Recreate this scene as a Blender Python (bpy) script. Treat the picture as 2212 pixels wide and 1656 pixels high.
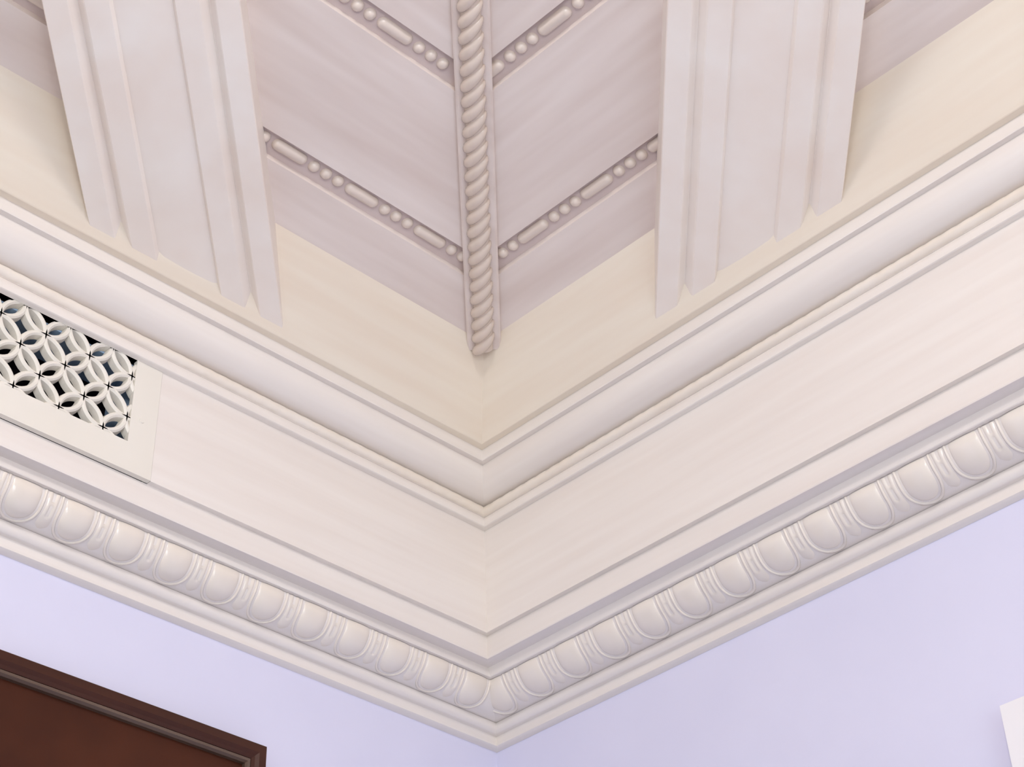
import bpy, math, random
from mathutils import Vector, Matrix

random.seed(7)
for o in list(bpy.data.objects):
    bpy.data.objects.remove(o, do_unlink=True)
scene = bpy.context.scene
col = scene.collection

# ------------------------------------------------------------------ camera, light, exposure
EYE = 1.55                       # camera height above the floor
ROOM = 3.6                       # the room is square; its far corner is the origin
cam_d = bpy.data.cameras.new('camera')
cam = bpy.data.objects.new('camera', cam_d)
col.objects.link(cam)
R3 = Matrix(((-0.7177972945, 0.4041894550, 0.5669196843),
             (0.6957263837, 0.4480193787, 0.5614654355),
             (-0.0270525964, 0.7974393525, -0.6027923657)))
cam.matrix_world = Matrix.Translation((1.4651984, 1.5, EYE)) @ R3.to_4x4()
cam_d.sensor_fit = 'HORIZONTAL'
cam_d.sensor_width = 36.0
cam_d.lens = 3913.83 / 2212 * 36.0
cam_d.clip_start = 0.02
scene.camera = cam

world = bpy.data.worlds.new('world')
scene.world = world
world.use_nodes = True
world.node_tree.nodes['Background'].inputs[0].default_value = (0.72, 0.82, 1.0, 1)
world.node_tree.nodes['Background'].inputs[1].default_value = 1.0


def area(name, loc, rot, sx, sy, watts, colr):
    d = bpy.data.lights.new(name, 'AREA')
    d.shape = 'RECTANGLE'; d.size = sx; d.size_y = sy; d.energy = watts; d.color = colr
    o = bpy.data.objects.new(name, d)
    o.location = loc; o.rotation_euler = rot
    col.objects.link(o)
    return o


# daylight entering through the two windows behind the camera
area('daylight_window_one', (2.25, ROOM + 0.02, 1.55), (math.radians(-90), 0, 0), 1.5, 1.5, 32, (0.88, 0.98, 1.0))
area('daylight_window_two', (ROOM + 0.02, 2.1, 1.55), (0, math.radians(90), 0), 1.5, 1.3, 10, (0.88, 0.98, 1.0))
LAMP_STRENGTH = 44.0
LAMP_UP_STRENGTH = 84.0
LAMP_POS = (1.6, 1.6, EYE + 1.58)       # upper globe, added to cast shade outside the beams
LAMP_LOW = EYE + 0.78                   # height of the lower globe

vs = scene.view_settings
vs.view_transform = 'Standard'
vs.look = 'None'
vs.gamma = 1.0
vs.use_curve_mapping = False
vs.exposure = -0.13
scene.cycles.max_bounces = 4
scene.cycles.use_light_tree = False
scene.cycles.diffuse_bounces = 4
scene.cycles.glossy_bounces = 2
scene.cycles.caustics_reflective = False
scene.cycles.caustics_refractive = False


# ------------------------------------------------------------------ helpers
def lin(r, g, b):
    f = lambda c: (c / 255 / 12.92) if c / 255 <= 0.04045 else ((c / 255 + 0.055) / 1.055) ** 2.4
    return (f(r), f(g), f(b), 1.0)


def paint(name, c1, c2, rough=0.38, scale=(3, 3, 3), amount=1.0, spec=0.5, coat=0.0, bump=0.0):
    m = bpy.data.materials.new(name)
    m.use_nodes = True
    nt = m.node_tree
    b = nt.nodes['Principled BSDF']
    b.inputs['Roughness'].default_value = rough
    b.inputs['Specular IOR Level'].default_value = spec
    if coat:
        b.inputs['Coat Weight'].default_value = coat
        b.inputs['Coat Roughness'].default_value = 0.12
    tc = nt.nodes.new('ShaderNodeTexCoord')
    mp = nt.nodes.new('ShaderNodeMapping')
    mp.inputs['Scale'].default_value = scale
    nz = nt.nodes.new('ShaderNodeTexNoise')
    nz.inputs['Scale'].default_value = 1.0
    nz.inputs['Detail'].default_value = 2.5
    nz.inputs['Roughness'].default_value = 0.6
    rp = nt.nodes.new('ShaderNodeValToRGB')
    rp.color_ramp.elements[0].position = 0.5 - 0.22
    rp.color_ramp.elements[1].position = 0.5 + 0.22
    rp.color_ramp.elements[0].color = lin(*c1)
    rp.color_ramp.elements[1].color = lin(*c2)
    nt.links.new(tc.outputs['Object'], mp.inputs[0])
    nt.links.new(mp.outputs[0], nz.inputs['Vector'])
    nt.links.new(nz.outputs['Fac'], rp.inputs[0])
    nt.links.new(rp.outputs[0], b.inputs['Base Color'])
    if bump:
        bp = nt.nodes.new('ShaderNodeBump')
        bp.inputs['Strength'].default_value = bump
        bp.inputs['Distance'].default_value = 0.002
        nt.links.new(nz.outputs['Fac'], bp.inputs['Height'])
        nt.links.new(bp.outputs[0], b.inputs['Normal'])
    return m


MAT = {}
MAT['crown_l'] = paint('cream_glaze_along_x', (233, 223, 216), (239, 231, 225), 0.36, (3, 55, 55), coat=0.15)
MAT['crown_r'] = paint('cream_glaze_along_y', (233, 223, 216), (239, 231, 225), 0.36, (55, 3, 55), coat=0.15)
MAT['frieze_l'] = paint('straw_glaze_along_x', (236, 220, 201), (242, 230, 213), 0.45, (3, 40, 40))
MAT['frieze_r'] = paint('straw_glaze_along_y', (236, 220, 201), (242, 230, 213), 0.45, (40, 3, 40))
MAT['panel_l'] = paint('rosy_cream_glaze_along_x', (223, 206, 197), (240, 227, 220), 0.42, (3, 30, 30))
MAT['panel_r'] = paint('rosy_cream_glaze_along_y', (223, 206, 197), (240, 227, 220), 0.42, (30, 3, 30))
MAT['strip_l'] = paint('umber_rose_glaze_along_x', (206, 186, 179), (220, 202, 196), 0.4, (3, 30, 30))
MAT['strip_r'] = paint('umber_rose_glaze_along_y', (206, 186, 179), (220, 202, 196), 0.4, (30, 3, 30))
MAT['beam'] = paint('beam_cream_glaze', (245, 231, 220), (250, 241, 233), 0.42, (12, 12, 12))
MAT['carved'] = paint('carved_gloss_cream', (234, 221, 207), (240, 230, 220), 0.22, (14, 14, 14), coat=0.5)
MAT['rope'] = paint('rope_gloss_cream', (216, 197, 182), (226, 209, 196), 0.25, (20, 20, 20), coat=0.5)
MAT['bead'] = paint('bead_gloss_cream', (225, 208, 195), (233, 218, 207), 0.25, (20, 20, 20), coat=0.5)
MAT['wall'] = paint('lavender_wall_paint', (219, 217, 238), (223, 221, 241), 0.8, (6, 6, 6), spec=0.2, bump=0.05)
MAT['floor'] = paint('pale_carpet', (190, 191, 190), (206, 207, 206), 0.9, (60, 60, 60), spec=0.1)
MAT['wall_plain'] = paint('off_white_wall_paint', (226, 227, 228), (232, 233, 234), 0.8, (6, 6, 6), spec=0.2)
MAT['white'] = paint('white_trim_paint', (240, 236, 238), (244, 240, 243), 0.4, (5, 5, 5))
MAT['grille'] = paint('ivory_plastic', (230, 223, 212), (236, 230, 221), 0.45, (6, 6, 6))
MAT['duct'] = paint('blue_grey_duct_metal', (170, 200, 236), (186, 212, 242), 0.5, (40, 40, 40))
MAT['duct_black'] = paint('unlit_duct_black', (14, 10, 16), (22, 16, 26), 0.9, (9, 9, 9), spec=0.1)  # near-black colour paints in the shade deep inside the duct
MAT['wood_dark'] = paint('dark_walnut', (54, 24, 15), (70, 34, 20), 0.45, (4, 4, 40), spec=0.3)
MAT['wood_panel'] = paint('brown_panel', (58, 26, 14), (78, 38, 20), 0.55, (9, 9, 9), spec=0.2)
MAT['wood_edge'] = paint('umber_bead', (84, 64, 54), (104, 84, 72), 0.3, (4, 4, 40))
MAT['brass'] = paint('aged_brass', (150, 120, 70), (170, 140, 90), 0.35, (9, 9, 9))
g = bpy.data.materials.new('lit_globe_glass')
g.use_nodes = True
gb = g.node_tree.nodes['Principled BSDF']
gb.inputs['Base Color'].default_value = (1, 0.95, 0.88, 1)
gb.inputs['Emission Color'].default_value = (1.0, 0.985, 0.975, 1)
gb.inputs['Emission Strength'].default_value = LAMP_STRENGTH
MAT['globe'] = g
g2 = g.copy()
g2.name = 'added_upper_globe_glow'
g2.node_tree.nodes['Principled BSDF'].inputs['Emission Strength'].default_value = LAMP_UP_STRENGTH
MAT['added_globe'] = g2


def mesh(name, verts, faces, mat, parent=None, smooth=False, origin=None):
    if origin is not None:
        verts = [(v[0] - origin[0], v[1] - origin[1], v[2] - origin[2]) for v in verts]
    me = bpy.data.meshes.new(name)
    me.from_pydata([tuple(v) for v in verts], [], faces)
    me.update()
    import bmesh
    bm = bmesh.new(); bm.from_mesh(me)
    bmesh.ops.recalc_face_normals(bm, faces=bm.faces[:])
    bm.to_mesh(me); bm.free()
    if smooth:
        for p in me.polygons:
            p.use_smooth = True
    me.materials.append(MAT[mat])
    o = bpy.data.objects.new(name, me)
    col.objects.link(o)
    if origin is not None:
        o.location = origin
    if parent is not None:
        o.parent = parent
    return o


def box(name, lo, hi, mat, parent=None):
    x0, y0, z0 = lo; x1, y1, z1 = hi
    v = [(x0, y0, z0), (x1, y0, z0), (x1, y1, z0), (x0, y1, z0), (x0, y0, z1), (x1, y0, z1), (x1, y1, z1), (x0, y1, z1)]
    f = [(0, 3, 2, 1), (4, 5, 6, 7), (0, 1, 5, 4), (1, 2, 6, 5), (2, 3, 7, 6), (3, 0, 4, 7)]
    return mesh(name, v, f, mat, parent)


def empty(name, loc=(0, 0, 0)):
    o = bpy.data.objects.new(name, None)
    o.empty_display_size = 0.05
    o.location = loc
    col.objects.link(o)
    return o


def tag(o, label=None, cat=None, group=None, kind=None):
    if label: o['label'] = label
    if cat: o['category'] = cat
    if group: o['group'] = group
    if kind: o['kind'] = kind
    return o


def sharpen(o, deg=35):
    """smooth shading with sharp edges kept"""
    me = o.data
    for p in me.polygons:
        p.use_smooth = True
    import bmesh
    bm = bmesh.new(); bm.from_mesh(me)
    for e in bm.edges:
        if len(e.link_faces) == 2 and e.calc_face_angle(0) > math.radians(deg):
            e.smooth = False
    bm.to_mesh(me); bm.free()
    return o


# ------------------------------------------------------------------ measured geometry (heights above the eye, offsets from the walls)
M_ = 0.31075          # rise of the ceiling planes away from the walls
ERR = 0.0106          # the cornice on the right wall stands this much further out
ZF, DF = 1.3417, 0.145
BEAM_H = 0.045


def z_plank(d): return ZF + M_ * (d - DF)
def z_panel(d): return z_plank(d) + BEAM_H


def shift(z):
    """how far the right-hand cornice is packed out from its wall, by height"""
    if z < 1.0324: return 0.0
    if z < 1.0628: return ERR * (0.15 + 0.45 * (z - 1.0324) / 0.0304)
    if z < 1.0746: return ERR * (0.6 + 0.4 * (z - 1.0628) / 0.0118)
    if z < 1.335: return ERR
    return ERR * max(0.0, 1 - (z - 1.335) / 0.076)


def run(name, prof, side, mat, parent=None, a=None, b=None, smooth_deg=None, end=ROOM):
    """extrude a closed profile [(offset from wall, height over eye)] along one wall; mitred at the corner unless a is given"""
    n = len(prof)
    v = []
    for k in (0, 1):
        for d, z in prof:
            dl, dr = d, d + shift(z) if d > 0.0006 else d
            if side == 'L':
                s = (dr if a is None else a) if k == 0 else (end if b is None else b)
                v.append((s, dl, EYE + z))
            else:
                s = (dl if a is None else a) if k == 0 else (end if b is None else b)
                v.append((dr, s, EYE + z))
    f = [tuple(range(n)), tuple(range(2 * n - 1, n - 1, -1))]
    for i in range(n):
        j = (i + 1) % n
        f.append((i, j, n + j, n + i))
    o = mesh(name, v, f, mat, parent)
    if smooth_deg:
        sharpen(o, smooth_deg)
    return o


def arc(p, q, sag, n):
    """points from p to q along a circular arc bulging by sag to the right-hand side of p->q"""
    (x0, y0), (x1, y1) = p, q
    L = math.hypot(x1 - x0, y1 - y0)
    nx, ny = (y1 - y0) / L, -(x1 - x0) / L
    R = (L * L / 4 + sag * sag) / (2 * abs(sag))
    s = 1 if sag > 0 else -1
    half = math.asin(min(1, L / 2 / R))
    out = []
    for i in range(n + 1):
        t = -half + 2 * half * i / n
        al = R * math.sin(t)
        off = (R * math.cos(t) - (R - abs(sag))) * s
        out.append(((x0 + x1) / 2 + (x1 - x0) / L * al + nx * off, (y0 + y1) / 2 + (y1 - y0) / L * al + ny * off))
    return out


SIDES = ('L', 'R')
SN = {'L': 'left', 'R': 'right'}
sfx = {'L': '_l', 'R': '_r'}

# ------------------------------------------------------------------ the room shell
H_TOP = EYE + 2.0
tag(box('wall_left', (-0.12, -0.12, 0), (ROOM + 0.12, 0, H_TOP), 'wall'), 'lavender painted wall running down from the cornice at left', 'wall', kind='structure')
tag(box('wall_right', (-0.12, 0, 0), (0, ROOM + 0.12, H_TOP), 'wall'), 'lavender painted wall running down from the cornice at right', 'wall', kind='structure')
tag(box('floor', (-0.12, -0.12, -0.1), (ROOM + 0.12, ROOM + 0.12, 0), 'floor'), 'pale carpeted floor of the room', 'floor', kind='structure')


def holed_wall(name, axis, lo, hi):
    """wall opposite the corner with one window opening (lo, hi along the wall; z 0.8 to 2.3)"""
    v, f = [], []

    def slab(a0, a1, z0, z1):
        b = len(v)
        for zz in (z0, z1):
            for (s, t) in ((a0, 0), (a1, 0), (a1, 0.12), (a0, 0.12)):
                v.append((s, ROOM + t, zz) if axis == 'y' else (ROOM + t, s, zz))
        f.extend([(b, b + 3, b + 2, b + 1), (b + 4, b + 5, b + 6, b + 7), (b, b + 1, b + 5, b + 4), (b + 1, b + 2, b + 6, b + 5), (b + 2, b + 3, b + 7, b + 6), (b + 3, b, b + 4, b + 7)])
    slab(0, lo, 0, H_TOP); slab(hi, ROOM, 0, H_TOP); slab(lo, hi, 0, 0.8); slab(lo, hi, 2.3, H_TOP)
    return mesh(name, v, f, 'wall_plain')


tag(holed_wall('wall_front', 'y', 1.5, 3.0), 'off-white wall with a wide window behind the camera', 'wall', kind='structure')
tag(holed_wall('wall_side', 'x', 1.45, 2.75), 'off-white side wall with a narrower window behind the camera', 'wall', kind='structure')
for n_, ax, lo, hi in ((1, 'y', 1.5, 3.0), (2, 'x', 1.45, 2.75)):
    w = empty('window_%d' % n_, ((lo + hi) / 2, ROOM, 0.8) if ax == 'y' else (ROOM, (lo + hi) / 2, 0.8))
    tag(w, 'white window frame in the wall behind the camera' if n_ == 1 else 'narrower white window frame in the side wall behind the camera', 'window', kind='structure')
    iw = w.matrix_world.inverted()
    for s0, s1, z0, z1 in ((lo, lo + .05, .8, 2.3), (hi - .05, hi, .8, 2.3), (lo + .05, hi - .05, .8, .85), (lo + .05, hi - .05, 2.25, 2.3)):
        a = Vector(w.location)
        if ax == 'y':
            box('window_frame', (s0 - a.x, -.03, z0 - a.z), (s1 - a.x, .015, z1 - a.z), 'white', w)
        else:
            box('window_frame', (-.03, s0 - a.y, z0 - a.z), (.015, s1 - a.y, z1 - a.z), 'white', w)

# ------------------------------------------------------------------ ceiling: boards on two sloping planes that meet under the rope
ceiling = empty('ceiling', (0, 0, 0))
tag(ceiling, 'sloping cream panelled ceiling with bead and reel strips', 'ceiling', kind='structure')
CJ, S1B, S1T, S2B, S2T, DTOP = 0.2232, 0.2848, 0.3133, 0.4629, 0.4914, 1.4
REC = 0.0065           # depth of the recess that holds each bead strip


def board(name, side, d0, d1, dz, mat, th=0.03, far=False):
    """one ceiling board between offsets d0..d1, mitred on the diagonal, lying on the ceiling plane raised by dz"""
    v = []
    for up in (0, th):
        for d, e in ((d0, 0), (d1, 0), (d1, 1), (d0, 1)):
            s = d if e == 0 else ROOM - d
            z = EYE + z_panel(d) + dz + up
            x, y = (s, d) if side in ('L', 'F') else (d, s)
            if side == 'F': y = ROOM - y
            if side == 'S': x = ROOM - x
            v.append((x, y, z))
    f = [(0, 1, 2, 3), (7, 6, 5, 4), (0, 4, 5, 1), (1, 5, 6, 2), (2, 6, 7, 3), (3, 7, 4, 0)]
    return mesh(name, v, f, mat, ceiling)


strips = {}
for sd in SIDES:
    pm = 'panel' + sfx[sd]
    board('lower_board', sd, CJ - 0.004, S1B, 0, pm)
    board('ceiling_panel', sd, S1T, S2B, 0, pm)
    board('upper_panel', sd, S2T, DTOP, 0, pm)
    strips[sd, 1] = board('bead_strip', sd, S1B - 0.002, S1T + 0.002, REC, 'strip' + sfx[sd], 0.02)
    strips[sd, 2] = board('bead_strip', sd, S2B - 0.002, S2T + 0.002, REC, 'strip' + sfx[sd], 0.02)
for sd in ('F', 'S'):
    board('far_panel', sd, 0.0, DTOP, 0, 'panel_l')
zt = EYE + z_panel(DTOP)
box('flat_panel', (DTOP, DTOP, zt), (ROOM - DTOP, ROOM - DTOP, zt + 0.05), 'panel_l', ceiling)

# beads and reels
LEFT_BEAM = (0.331, 0.5993)      # range of x - y under the left beam
RIGHT_BEAM = (0.2888, 0.5660)    # range of y - x under the right beam


def half_capsule(name, r, half, mat):
    """rounded rod lying on a plane: length 2*half + caps along local X, rising to +Z by r"""
    v, f = [], []
    prof = [(-half - r * math.cos(a), r * math.sin(a)) for a in [math.pi / 2 * i / 5 for i in range(6)]]
    prof += [(half + r * math.sin(a), r * math.cos(a)) for a in [math.pi / 2 * i / 5 for i in range(6)]]
    if half < 1e-6:
        prof = prof[:6] + prof[7:]
    N = 14
    for (x, rr) in prof:
        for k in range(N + 1):
            a = math.pi * k / N
            v.append((x, rr * math.cos(a), rr * math.sin(a) * 1.0 - 0.0012))
    for i in range(len(prof) - 1):
        for k in range(N):
            b = i * (N + 1) + k
            f.append((b, b + 1, b + N + 2, b + N + 1))
    o = mesh(name, v, f, mat, smooth=True)
    me = o.data
    bpy.data.objects.remove(o)
    return me


bead_me = half_capsule('bead', 0.0074, 0.0, 'bead')
reel_me = half_capsule('reel', 0.0074, 0.0166, 'bead')


def stud(me, name, side, s, d, parent):
    o = bpy.data.objects.new(name, me)
    z = EYE + z_panel(d) + REC
    n = Vector((0, M_, -1) if side == 'L' else (M_, 0, -1)).normalized()
    t = Vector((1, 0, 0) if side == 'L' else (0, 1, 0))
    b = n.cross(t)
    m = Matrix((t, b, n)).transposed().to_4x4()
    m.translation = Vector((s, d, z) if side == 'L' else (d, s, z))
    col.objects.link(o)
    o.parent = parent
    o.matrix_local = m
    return o


PER = {'L': 0.1058, 'R': 0.1048}
C0 = {('L', 1): 0.3843, ('L', 2): 0.4890, ('R', 1): 0.3895, ('R', 2): 0.5002}
for sd in SIDES:
    for row, d in ((1, 0.3000), (2, 0.4771)):
        P = PER[sd]
        beam = LEFT_BEAM if sd == 'L' else RIGHT_BEAM
        for k in range(-2, 10):
            c = C0[sd, row] + k * P
            items = [(reel_me, 'reel', c, 0.0245)] + [(bead_me, 'bead', c + 0.0354 + 0.0176 * q, 0.008) for q in range(3)]
            for me, nm, s, hl in items:
                if s - hl < d + 0.018 and s < d + 0.019: continue
                if s > 1.32: continue
                u0, u1 = s - hl - d, s + hl - d
                if u0 > beam[0] + 0.004 and u1 < beam[1] - 0.004: continue
                stud(me, nm, sd, s, d, strips[sd, row])

# ------------------------------------------------------------------ rope moulding along the mitre
rope = empty('trim_10', (CJ, CJ, EYE + z_panel(CJ)))
tag(rope, 'twisted cream rope moulding covering the mitre between the ceiling panels', 'moulding', kind='structure')
rdir = Vector((1, 1, M_)).normalized()
lat = Vector((-1, 1, 0)).normalized()         # to the right in the picture
dn = rdir.cross(lat)
if dn.z > 0: dn = -dn
org = Vector((CJ, CJ, EYE + z_panel(CJ)))


def rp(a, l, h):                               # along, lateral, below the mitre line -> local coordinates of the rope's Empty
    return rdir * a + lat * l + dn * h


LEN = (DTOP - CJ) / (1 / math.sqrt(2 + M_ * M_))
v = []
prof = [(-0.021, -0.01), (-0.021, 0.0095), (-0.0185, 0.0115), (0.0185, 0.0115), (0.021, 0.0095), (0.021, -0.01)]
for a in (-0.002, LEN):
    v += [rp(a + (0.0 if a < 0 else 0), l, h) for l, h in prof]
n = len(prof)
mesh('backing_strip', v, [tuple(range(n)), tuple(range(2 * n - 1, n - 1, -1))] + [(i, (i + 1) % n, n + (i + 1) % n, n + i) for i in range(n)], 'panel_l', rope)
v, f = [], []
K = 12
for a in (0.0, LEN):
    v += [rp(a, 0.0115 * math.cos(math.pi * k / K), 0.0105 + 0.0095 * math.sin(math.pi * k / K)) for k in range(K + 1)]
for k in range(K):
    f.append((k, k + 1, K + 2 + k, K + 1 + k))
f += [tuple(range(K + 1)), tuple(range(K + 1, 2 * K + 2))]
sharpen(mesh('rope_core', v, f, 'rope', rope), 40)
# one strand of the twist, copied along the core
PITCH = 0.0200
v, f = [], []
NS, NC = 14, 12
for i in range(NS + 1):
    t = i / NS                                 # left end -> right end
    th = math.pi * (0.02 + 0.96 * t)
    ax = 0.0175 * (t - 0.5) + 0.006 * math.sin(math.pi * (t - 0.5))
    rr = 0.0082 * (math.sin(math.pi * min(1, max(0, 0.06 + 0.92 * t))) ** 0.55) * (1.12 - 0.42 * t)
    c = rp(ax, -0.0122 * math.cos(th), 0.0100 + 0.0085 * math.sin(th))
    e1 = (lat * -math.cos(th) + dn * math.sin(th))
    tang = (rdir * 0.0165 + (lat * math.sin(th) + dn * math.cos(th)) * 0.0122 * math.pi).normalized()
    e2 = tang.cross(e1).normalized()
    for k in range(NC):
        a = 2 * math.pi * k / NC
        v.append(c + e1 * (rr * 0.72 * math.cos(a)) + e2 * (rr * 1.0 * math.sin(a)))
for i in range(NS):
    for k in range(NC):
        f.append((i * NC + k, i * NC + (k + 1) % NC, (i + 1) * NC + (k + 1) % NC, (i + 1) * NC + k))
f += [tuple(range(NC)), tuple(range(NS * NC, NS * NC + NC))]
tw = mesh('twist', v, f, 'rope', rope, smooth=True)
tw_me = tw.data
bpy.data.objects.remove(tw)
for k in range(0, 40):
    o = bpy.data.objects.new('twist', tw_me)
    col.objects.link(o)
    o.parent = rope
    o.location = rdir * (0.010 + PITCH * k)

# ------------------------------------------------------------------ the two fluted beams that run out from the cornice
FR0, FR1 = (0.1405, 1.3367), (CJ, 1.4110)      # slope of the frieze
FS = (FR1[1] - FR0[1]) / (FR1[0] - FR0[0])


def beam(side, u_mid, half, label):
    root = empty('ceiling_beam', (0, 0, 0))
    tag(root, label, 'beam', kind='structure')

    def prism(name, pts):
        """pts: closed section of (offset across, height over the beam's underside)"""
        v = []
        n = len(pts)
        for k in (0, 1):
            for (q, dz) in pts:
                u = u_mid + q
                if k == 0:
                    y = (FR1[1] - FS * FR1[0] + 0.0035 - ZF + M_ * DF - dz) / (M_ - FS)
                    y = y - 0.002
                else:
                    y = DTOP + 0.2
                z = EYE + z_plank(y) + dz
                v.append((y + u, y, z) if side == 'L' else (y, y + u, z))
        f = [tuple(range(n)), tuple(range(2 * n - 1, n - 1, -1))] + [(i, (i + 1) % n, n + (i + 1) % n, n + i) for i in range(n)]
        return mesh(name, v, f, 'beam', root)
    k = half / 0.1345
    T = BEAM_H + 0.004
    for s in (-1, 1):
        S = lambda l: [(s * a * k, b) for a, b in l]
        prism('edge_fillet', S([(0.1345, T), (0.1345, 0.0015), (0.1330, 0.0), (0.1010, 0.0), (0.0990, 0.0010), (0.0905, 0.0082), (0.0890, 0.0086), (0.0890, T)]))
        prism('flute_rail', S([(0.0889, T), (0.0889, 0.0086), (0.0800, 0.0012), (0.0775, 0.0), (0.0450, 0.0), (0.0440, 0.0006), (0.0405, 0.0044), (0.0405, T)]))
    c = [(-0.0404, T), (-0.0404, 0.0046), (-0.034, 0.0036)] + [(-0.034 + 0.068 * i / 8, 0.0036 - 0.0005 * math.sin(math.pi * i / 8)) for i in range(1, 8)] + [(0.034, 0.0036), (0.0404, 0.0046), (0.0404, T)]
    sharpen(prism('centre_panel', [(a * k, b) for a, b in c]), 30)
    return root


beam('L', (LEFT_BEAM[0] + LEFT_BEAM[1]) / 2, 0.1345, 'wide fluted cream ceiling beam left of the rope moulding')
beam('R', (RIGHT_BEAM[0] + RIGHT_BEAM[1]) / 2, 0.1386, 'wide fluted cream ceiling beam right of the rope moulding')

# ------------------------------------------------------------------ frieze (sloped board under the ceiling)
for i, sd in enumerate(SIDES):
    pr = [(0.0, 1.3350), (0.1380, 1.3350), (0.1392, 1.3356), (CJ + 0.002, 1.4110 + 0.0018), (CJ + 0.002, 1.45), (0.0, 1.45)]
    o = run('trim_%d' % (i + 1), pr, sd, 'frieze' + sfx[sd])
    tag(o, 'sloped straw-coloured frieze board under the ceiling along the %s wall' % SN[sd], 'frieze', kind='structure')

# ------------------------------------------------------------------ crown: fillets, big round, twisted bead
VENT = (0.594, 1.234)
ROPE_Z, ROPE_D, ROPE_R = 1.2758, 0.0885, 0.0072
for i, sd in enumerate(SIDES):
    root = empty('trim_%d' % (i + 3), (0, 0, 0))
    tag(root, 'cream crown moulding with a big smooth round and fine twisted bead along the %s wall' % SN[sd], 'moulding', kind='structure')
    m = 'crown' + sfx[sd]
    run('top_fillet', [(0.0, 1.3186), (0.1285, 1.3186), (0.1290, 1.3196), (0.1290, 1.3350), (0.0, 1.3350)], sd, m, root)
    rnd = arc((0.0955, 1.2838), (0.1215, 1.3186), 0.0082, 16)
    run('big_round', [(0.0, 1.2838)] + rnd + [(0.0, 1.3186)], sd, m, root, smooth_deg=30)
    run('bead_backing', [(0.0, 1.2685), (0.0895, 1.2685), (0.0895, 1.2838), (0.0, 1.2838)], sd, m, root)
    run('lower_fillet', [(0.0, 1.2535), (0.0880, 1.2535), (0.0898, 1.2550), (0.0903, 1.2600), (0.0900, 1.2660), (0.0885, 1.2685), (0.0, 1.2685)], sd, m, root, smooth_deg=40)
    # twisted bead, one carved strip
    v, f = [], []
    NC, step = 14, 0.0022
    L0 = ROPE_D + (ERR if sd == 'L' else 0)
    ns = int((1.5 - L0) / step)
    for a in range(ns + 1):
        s = L0 + a * step
        for k in range(NC):
            th = 2 * math.pi * k / NC
            lob = abs(math.sin(math.pi * s / 0.0205 + (th if sd == 'L' else -th)))
            r = ROPE_R * (0.93 + 0.08 * lob ** 0.7)
            d = ROPE_D + r * math.cos(th) + (ERR if sd == 'R' else 0)
            z = EYE + ROPE_Z + r * math.sin(th)
            v.append((s, d, z) if sd == 'L' else (d, s, z))
    for a in range(ns):
        for k in range(NC):
            f.append((a * NC + k, a * NC + (k + 1) % NC, (a + 1) * NC + (k + 1) % NC, (a + 1) * NC + k))
    f += [tuple(range(NC)), tuple(range(ns * NC, ns * NC + NC))]
    mesh('twisted_bead', v, f, 'carved', root, smooth=True)

# ------------------------------------------------------------------ flat band (fascia) with its lower step
for i, sd in enumerate(SIDES):
    root = empty('trim_%d' % (i + 5), (0, 0, 0))
    tag(root, 'flat cream fascia board between crown and carved moulding on the %s wall' % SN[sd], 'fascia', kind='structure')
    m = 'crown' + sfx[sd]
    run('step_board', [(0.0, 1.0747), (0.0750, 1.0747), (0.0755, 1.0760), (0.0755, 1.1058), (0.0, 1.1058)], sd, m, root)
    fl = [(0.0, 1.1058), (0.0825, 1.1058), (0.0825, 1.2535), (0.0, 1.2535)]
    if sd == 'L':
        run('fascia_board', fl, sd, m, root, b=VENT[0] - 0.0006)
        run('fascia_board', fl, sd, m, root, a=VENT[1] + 0.0006)
    else:
        run('fascia_board', fl, sd, m, root)

# ------------------------------------------------------------------ egg and dart moulding
OV0, OV1 = (0.0200, 1.0324), (0.0530, 1.0632)
OVO = arc(OV0, OV1, 0.0085, 40)


def ov(t):
    """point and outward normal on the ovolo, t from 0 (bottom) to 1 (top)"""
    x = max(0.0, min(0.9999, t)) * 40
    i = int(x); q = x - i
    p = (OVO[i][0] * (1 - q) + OVO[i + 1][0] * q, OVO[i][1] * (1 - q) + OVO[i + 1][1] * q)
    if t > 1:
        p = (p[0] + (OV1[0] - OV0[0]) * (t - 1), p[1] + (OV1[1] - OV0[1]) * (t - 1))
    dx, dz = OVO[i + 1][0] - OVO[i][0], OVO[i + 1][1] - OVO[i][1]
    L = math.hypot(dx, dz)
    return p, (dz / L, -dx / L)


def ovp(s, t, h, side):
    (d, z), (nd, nz) = ov(t)
    d, z = d + nd * h, z + nz * h
    return (s, d, z + EYE) if side == 'L' else (d + shift(z), s, z + EYE)


OVLEN = 0.0484


def egg_mesh(side):
    """U-shaped egg: half ellipse below, straight up under the fillet above"""
    v, f = [], []
    W, H, TC, TS = 0.0176, 0.0040, 0.56, 0.44
    NT, NQ = 22, 16
    for i in range(NT + 1):
        x = i / NT
        t = TC - TS * math.cos(math.pi / 2 * min(1, x / 0.62)) if x < 0.62 else TC + (1.0 - TC) * (x - 0.62) / 0.38
        low = max(0.0, (TC - t) / TS)
        w = W * math.sqrt(max(0.0, 1 - low * low))
        for k in range(NQ + 1):
            q = math.sin(math.pi / 2 * (-1 + 2 * k / NQ))
            sx = w * q
            rho = min(1.0, math.sqrt((sx / W) ** 2 + low * low))
            v.append(ovp(sx, t, -0.0006 + H * (1 - 0.55 * max(0, t - 0.82) / 0.18) * max(0, 1 - rho ** 2.4) ** 0.62, side))
    for i in range(NT):
        for k in range(NQ):
            b = i * (NQ + 1) + k
            f.append((b, b + 1, b + NQ + 2, b + NQ + 1))
    return v, f


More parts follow.
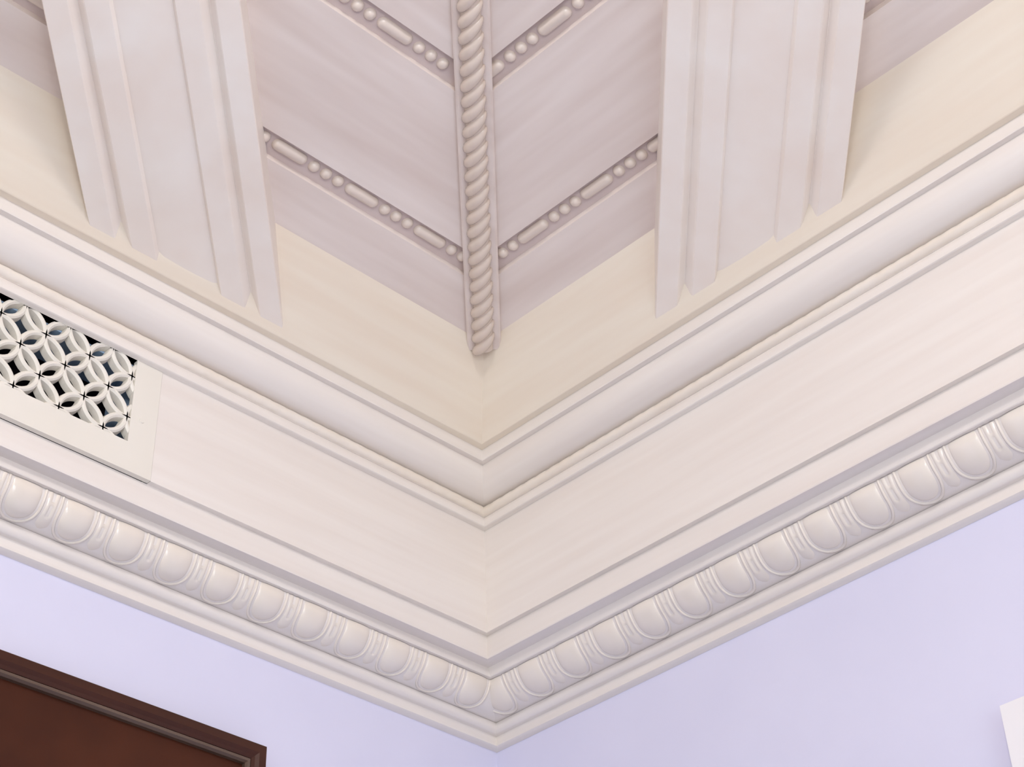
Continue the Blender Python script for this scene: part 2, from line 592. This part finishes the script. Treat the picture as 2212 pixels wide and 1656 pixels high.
def rim_mesh(side):
    """raised shell line that follows the egg"""
    v, f = [], []
    NC = 6
    path = [(0.0216, 1.0 - 0.44 * i / 8, 1.0, 0.0) for i in range(8)]
    path += [(0.0216 * math.cos(a), 0.56 - 0.525 * math.sin(a), math.cos(a), -math.sin(a)) for a in [math.pi * i / 26 for i in range(27)]]
    path += [(-0.0216, 0.56 + 0.44 * (i + 1) / 8, -1.0, 0.0) for i in range(8)]
    for (s0, t0, ux, ut) in path:
        for k in range(NC):
            b = 2 * math.pi * k / NC
            v.append(ovp(s0 + ux * 0.0017 * math.cos(b), t0 + ut * 0.0017 * math.cos(b) / OVLEN, 0.0000 + 0.0014 * math.sin(b), side))
    for i in range(len(path) - 1):
        for k in range(NC):
            f.append((i * NC + k, i * NC + (k + 1) % NC, (i + 1) * NC + (k + 1) % NC, (i + 1) * NC + k))
    return v, f


def dart_mesh(side):
    """leaf between two eggs: two upright ribs joined by a bar at the head, a soft pointed tongue below"""
    v, f = [], []
    NT, NSx = 24, 12
    for i in range(NT + 1):
        t = 0.10 + 0.89 * i / NT
        w = 0.0088 * min(1.0, 0.25 + ((t - 0.10) / 0.24) ** 0.7) if t < 0.40 else 0.0088 - 0.0012 * math.sin(math.pi * (t - 0.40) / 0.6)
        for k in range(NSx + 1):
            q = -1 + 2 * k / NSx
            if t < 0.46:
                h = 0.0017 * (1 - abs(q) ** 2) * min(1, (t - 0.08) / 0.15)
            else:
                h = 0.0017 if 0.28 < abs(q) < 0.72 else 0.0002
                if 0.70 < t < 0.77 and abs(q) < 0.72: h = 0.0015
            v.append(ovp(w * q, t, -0.0005 + h * (1 if abs(q) < 0.99 else 0), side))
    for i in range(NT):
        for k in range(NSx):
            b = i * (NSx + 1) + k
            f.append((b, b + 1, b + NSx + 2, b + NSx + 1))
    return v, f


EGG0 = {'L': 0.0821, 'R': 0.0530}
EGGP = {'L': 0.0637, 'R': 0.0636}
for i, sd in enumerate(SIDES):
    root = empty('trim_%d' % (i + 7), (0, 0, 0))
    tag(root, 'carved cream egg-and-dart moulding above the lavender %s wall' % SN[sd], 'moulding', kind='structure')
    m = 'crown' + sfx[sd]
    run('upper_fillet', [(0.0, 1.0636), (0.0582, 1.0636), (0.0588, 1.0644), (0.0588, 1.0747), (0.0, 1.0747)], sd, m, root)
    run('ovolo', [(0.0, 1.0324)] + OVO + [(0.0, 1.0632)], sd, m, root, smooth_deg=30)
    run('lower_bead', [(0.0, 1.0195), (0.0130, 1.0195)] + arc((0.0130, 1.0195), (0.0180, 1.0320), 0.0026, 8)[1:] + [(0.0, 1.0324)], sd, m, root, smooth_deg=40)
    run('bottom_fillet', [(0.0, 1.0035), (0.0050, 1.0045), (0.0085, 1.0070), (0.0085, 1.0100), (0.0075, 1.0150), (0.0085, 1.0195), (0.0, 1.0195)], sd, m, root, smooth_deg=40)
    ev, ef = egg_mesh(sd); rv, rf = rim_mesh(sd); dv, df = dart_mesh(sd)
    protos = {}
    for nm, vv, ff in (('egg', ev, ef), ('egg_rim', rv, rf), ('dart', dv, df)):
        o = mesh(nm, vv, ff, 'carved', smooth=True)
        protos[nm] = o.data
        bpy.data.objects.remove(o)
    for k in range(22):
        s = EGG0[sd] + EGGP[sd] * k
        for nm, ds in (('egg', 0), ('egg_rim', 0), ('dart', EGGP[sd] / 2)):
            o = bpy.data.objects.new(nm, protos[nm])
            col.objects.link(o)
            o.parent = root
            o.location = (s + ds, 0, 0) if sd == 'L' else (0, s + ds, 0)

# ------------------------------------------------------------------ pierced vent grille let into the left fascia
vent = empty('vent_grille', (VENT[0], 0.0, EYE + 1.1058))
tag(vent, 'ivory vent grille pierced with interlocking circles in the left fascia', 'vent grille')
vx, vz = VENT[0], EYE + 1.1058


def vbox(name, x0, x1, y0, y1, z0, z1, mat):
    return box(name, (x0 - vx, y0, z0 + EYE - vz), (x1 - vx, y1, z1 + EYE - vz), mat, vent)


PX0, PX1, PZ0, PZ1 = 0.6277, 1.2003, 1.1425, 1.2530
FZ0, FZ1, FY0, FY1 = 1.1059, 1.2534, 0.0765, 0.0832
# faceplate: one mesh with a rectangular opening
v, f = [], []
for y in (FY0, FY1):
    for (x, z) in ((VENT[0], FZ0), (VENT[1], FZ0), (VENT[1], FZ1), (VENT[0], FZ1), (PX0, PZ0), (PX1, PZ0), (PX1, PZ1), (PX0, PZ1)):
        v.append((x - vx, y, z + EYE - vz))
for b in (0, 8):
    f += [(b, b + 1, b + 5, b + 4), (b + 1, b + 2, b + 6, b + 5), (b + 2, b + 3, b + 7, b + 6), (b + 3, b, b + 4, b + 7)]
for i in range(4):
    j = (i + 1) % 4
    f += [(i, j, 8 + j, 8 + i), (4 + i, 12 + i, 12 + j, 4 + j)]
mesh('faceplate', v, f, 'grille', vent)
# pierced screen of overlapping rings
v, f = [], []
Q = 0.02755
N0x, N0z = 0.7146, 1.2014
RW, NR_ = 0.0042, 44
for i in range(-4, 19):
    for j in range(-3, 4):
        if (i + j) % 2 == 0: continue
        cx_, cz_ = N0x + Q * i, N0z + Q * j
        if cx_ + Q < PX0 + 0.001 or cx_ - Q > PX1 - 0.001 or cz_ + Q < PZ0 + 0.001 or cz_ - Q > PZ1 + 0.004: continue
        b = len(v)
        for k in range(NR_):
            a = 2 * math.pi * k / NR_
            for (r, y) in ((Q - RW, FY0 - 0.0035), (Q - RW + 0.0013, FY1 - 0.0022), (Q - 0.0010, FY1 - 0.0005), (Q + 0.0010, FY1 - 0.0005), (Q + RW - 0.0013, FY1 - 0.0022), (Q + RW, FY0 - 0.0035)):
                x = min(max(cx_ + r * math.cos(a), PX0 - 0.004), PX1 + 0.004)
                z = min(max(cz_ + r * math.sin(a), PZ0 - 0.004), PZ1 + 0.0)
                v.append((x - vx, y, z + EYE - vz))
        for k in range(NR_):
            k2 = (k + 1) % NR_
            for q in range(6):
                q2 = (q + 1) % 6
                f.append((b + k * 6 + q, b + k * 6 + q2, b + k2 * 6 + q2, b + k2 * 6 + q))
mesh('pierced_screen', v, f, 'grille', vent)
# duct behind it
vbox('duct_back', VENT[0] + 0.004, VENT[1] - 0.004, 0.012, 0.016, 1.107, 1.2529, 'duct_black')  # shallow plate, coloured near-black in place of unlit duct depth
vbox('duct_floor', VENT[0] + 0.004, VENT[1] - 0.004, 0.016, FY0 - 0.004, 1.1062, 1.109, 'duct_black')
vbox('duct_top', VENT[0] + 0.024, VENT[1] - 0.024, 0.016, FY0 - 0.004, 1.2495, 1.2529, 'duct')
vbox('duct_side', PX0 - 0.010, PX0 - 0.006, 0.016, FY0 - 0.004, 1.110, 1.2495, 'duct')
vbox('duct_side', PX1 + 0.006, PX1 + 0.010, 0.016, FY0 - 0.004, 1.110, 1.2495, 'duct')
for sx, sz in ((0.6135, 1.176),):
    sv, sf = [], []
    for k in range(12):
        a = 2 * math.pi * k / 12
        sv.append((sx + 0.0035 * math.cos(a) - vx, FY1 - 0.0005, sz + 0.0035 * math.sin(a) + EYE - vz))
        sv.append((sx + 0.0026 * math.cos(a) - vx, FY1 + 0.0012, sz + 0.0026 * math.sin(a) + EYE - vz))
    for k in range(12):
        k2 = (k + 1) % 12
        sf.append((2 * k, 2 * k2, 2 * k2 + 1, 2 * k + 1))
    sf.append(tuple(2 * k + 1 for k in range(12)))
    mesh('screw_head', sv, sf, 'grille', vent)

# ------------------------------------------------------------------ dark framed panel hung on the left wall
FX, FZT = 0.3718, 0.8865
pic = empty('framed_panel', (FX, 0, EYE + FZT))
tag(pic, 'dark brown wooden framed panel hanging on the left wall below the cornice', 'framed panel')
PW, PH = 0.95, 0.75


def rail(name, p0, p1, inw, mat, prof):
    """mitred frame rail: p0, p1 outer corners (x to the left, z), inw inward direction, prof of (inward, out from wall)"""
    v = []
    dx, dz = p1[0] - p0[0], p1[1] - p0[1]
    L = math.hypot(dx, dz); dx /= L; dz /= L
    n = len(prof)
    for k in (0, 1):
        for (w, y) in prof:
            q = p0 if k == 0 else p1
            sgn = 1 if k == 0 else -1
            v.append((q[0] + inw[0] * w + dx * w * sgn, y, q[1] + inw[1] * w + dz * w * sgn))
    f = [tuple(range(n)), tuple(range(2 * n - 1, n - 1, -1))] + [(i, (i + 1) % n, n + (i + 1) % n, n + i) for i in range(n)]
    return mesh(name, v, f, mat, pic)


outer = [(0.0, 0.0004), (0.0, 0.0205), (0.0015, 0.0225), (0.0110, 0.0230), (0.0150, 0.0205), (0.0190, 0.0190), (0.0190, 0.0004)]
inner = [(0.0190, 0.0004), (0.0190, 0.0180), (0.0205, 0.0200), (0.0235, 0.0200), (0.0255, 0.0170), (0.0255, 0.0004)]
cor = [(0, 0), (PW, 0), (PW, -PH), (0, -PH)]
for i, inw in enumerate(((0, -1), (-1, 0), (0, 1), (1, 0))):
    p0, p1 = cor[i], cor[(i + 1) % 4]
    r_ = rail('frame_rail', p0, p1, inw, 'wood_dark', outer)
    b_ = rail('inner_bead', p0, p1, inw, 'wood_edge', inner)
    b_.parent = r_
box('panel_board', (0.0254, 0.0004, -PH + 0.0254), (PW - 0.0254, 0.0120, -0.0254), 'wood_panel', pic)

# ------------------------------------------------------------------ white casing on the right wall
cas = empty('trim_9', (0, 0.7125, EYE + 0.787))
tag(cas, 'white painted casing corner low on the right wall', 'casing', kind='structure')
box('head_casing', (0.0004, 0.0, -0.085), (0.022, 1.1, 0.0), 'white', cas)
box('jamb_casing', (0.0004, 0.0, -1.2), (0.020, 0.085, -0.0855), 'white', cas)
box('jamb_casing', (0.0004, 1.015, -1.2), (0.020, 1.1, -0.0855), 'white', cas)

# ------------------------------------------------------------------ pendant lamp in the middle of the room (unseen, behind the camera); upper globe added for its shadows
lx, ly, lz = LAMP_POS
lamp = empty('pendant_lamp', (lx, ly, zt))
tag(lamp, 'unseen lit pendant lamp behind the camera, with an upper globe added for beam shadows', 'lamp')


def lathe(name, prof, mat, parent, n=24):
    v, f = [], []
    for r, z in prof:
        for k in range(n):
            a = 2 * math.pi * k / n
            v.append((r * math.cos(a), r * math.sin(a), z))
    for i in range(len(prof) - 1):
        for k in range(n):
            f.append((i * n + k, i * n + (k + 1) % n, (i + 1) * n + (k + 1) % n, (i + 1) * n + k))
    f += [tuple(range(n)), tuple(range((len(prof) - 1) * n, len(prof) * n))]
    return mesh(name, v, f, mat, parent, smooth=True)


GR = 0.10
top = lz + GR - zt
lathe('canopy', [(0.06, 0.0), (0.06, -0.012), (0.02, -0.03)], 'brass', lamp)
lathe('rod', [(0.007, -0.03), (0.007, top + 0.02)], 'brass', lamp)
lathe('cap', [(0.02, top + 0.022), (0.05, top + 0.005), (0.05, top - 0.012)], 'brass', lamp)


def globe(zc, gm):
    lathe('globe', [(GR * math.sin(math.pi * (i + 0.6) / 17.2), zc - zt + GR * math.cos(math.pi * (i + 0.6) / 17.2)) for i in range(17)], gm, lamp)


globe(lz, 'added_globe')  # added globe, placed high so the beams shade the outer panels
globe(LAMP_LOW, 'globe')
lathe('rod', [(0.007, lz - GR - zt + 0.006), (0.007, LAMP_LOW + GR - zt + 0.02)], 'brass', lamp)
lathe('cap', [(0.02, LAMP_LOW + GR - zt + 0.022), (0.05, LAMP_LOW + GR - zt + 0.005), (0.05, LAMP_LOW + GR - zt - 0.012)], 'brass', lamp)
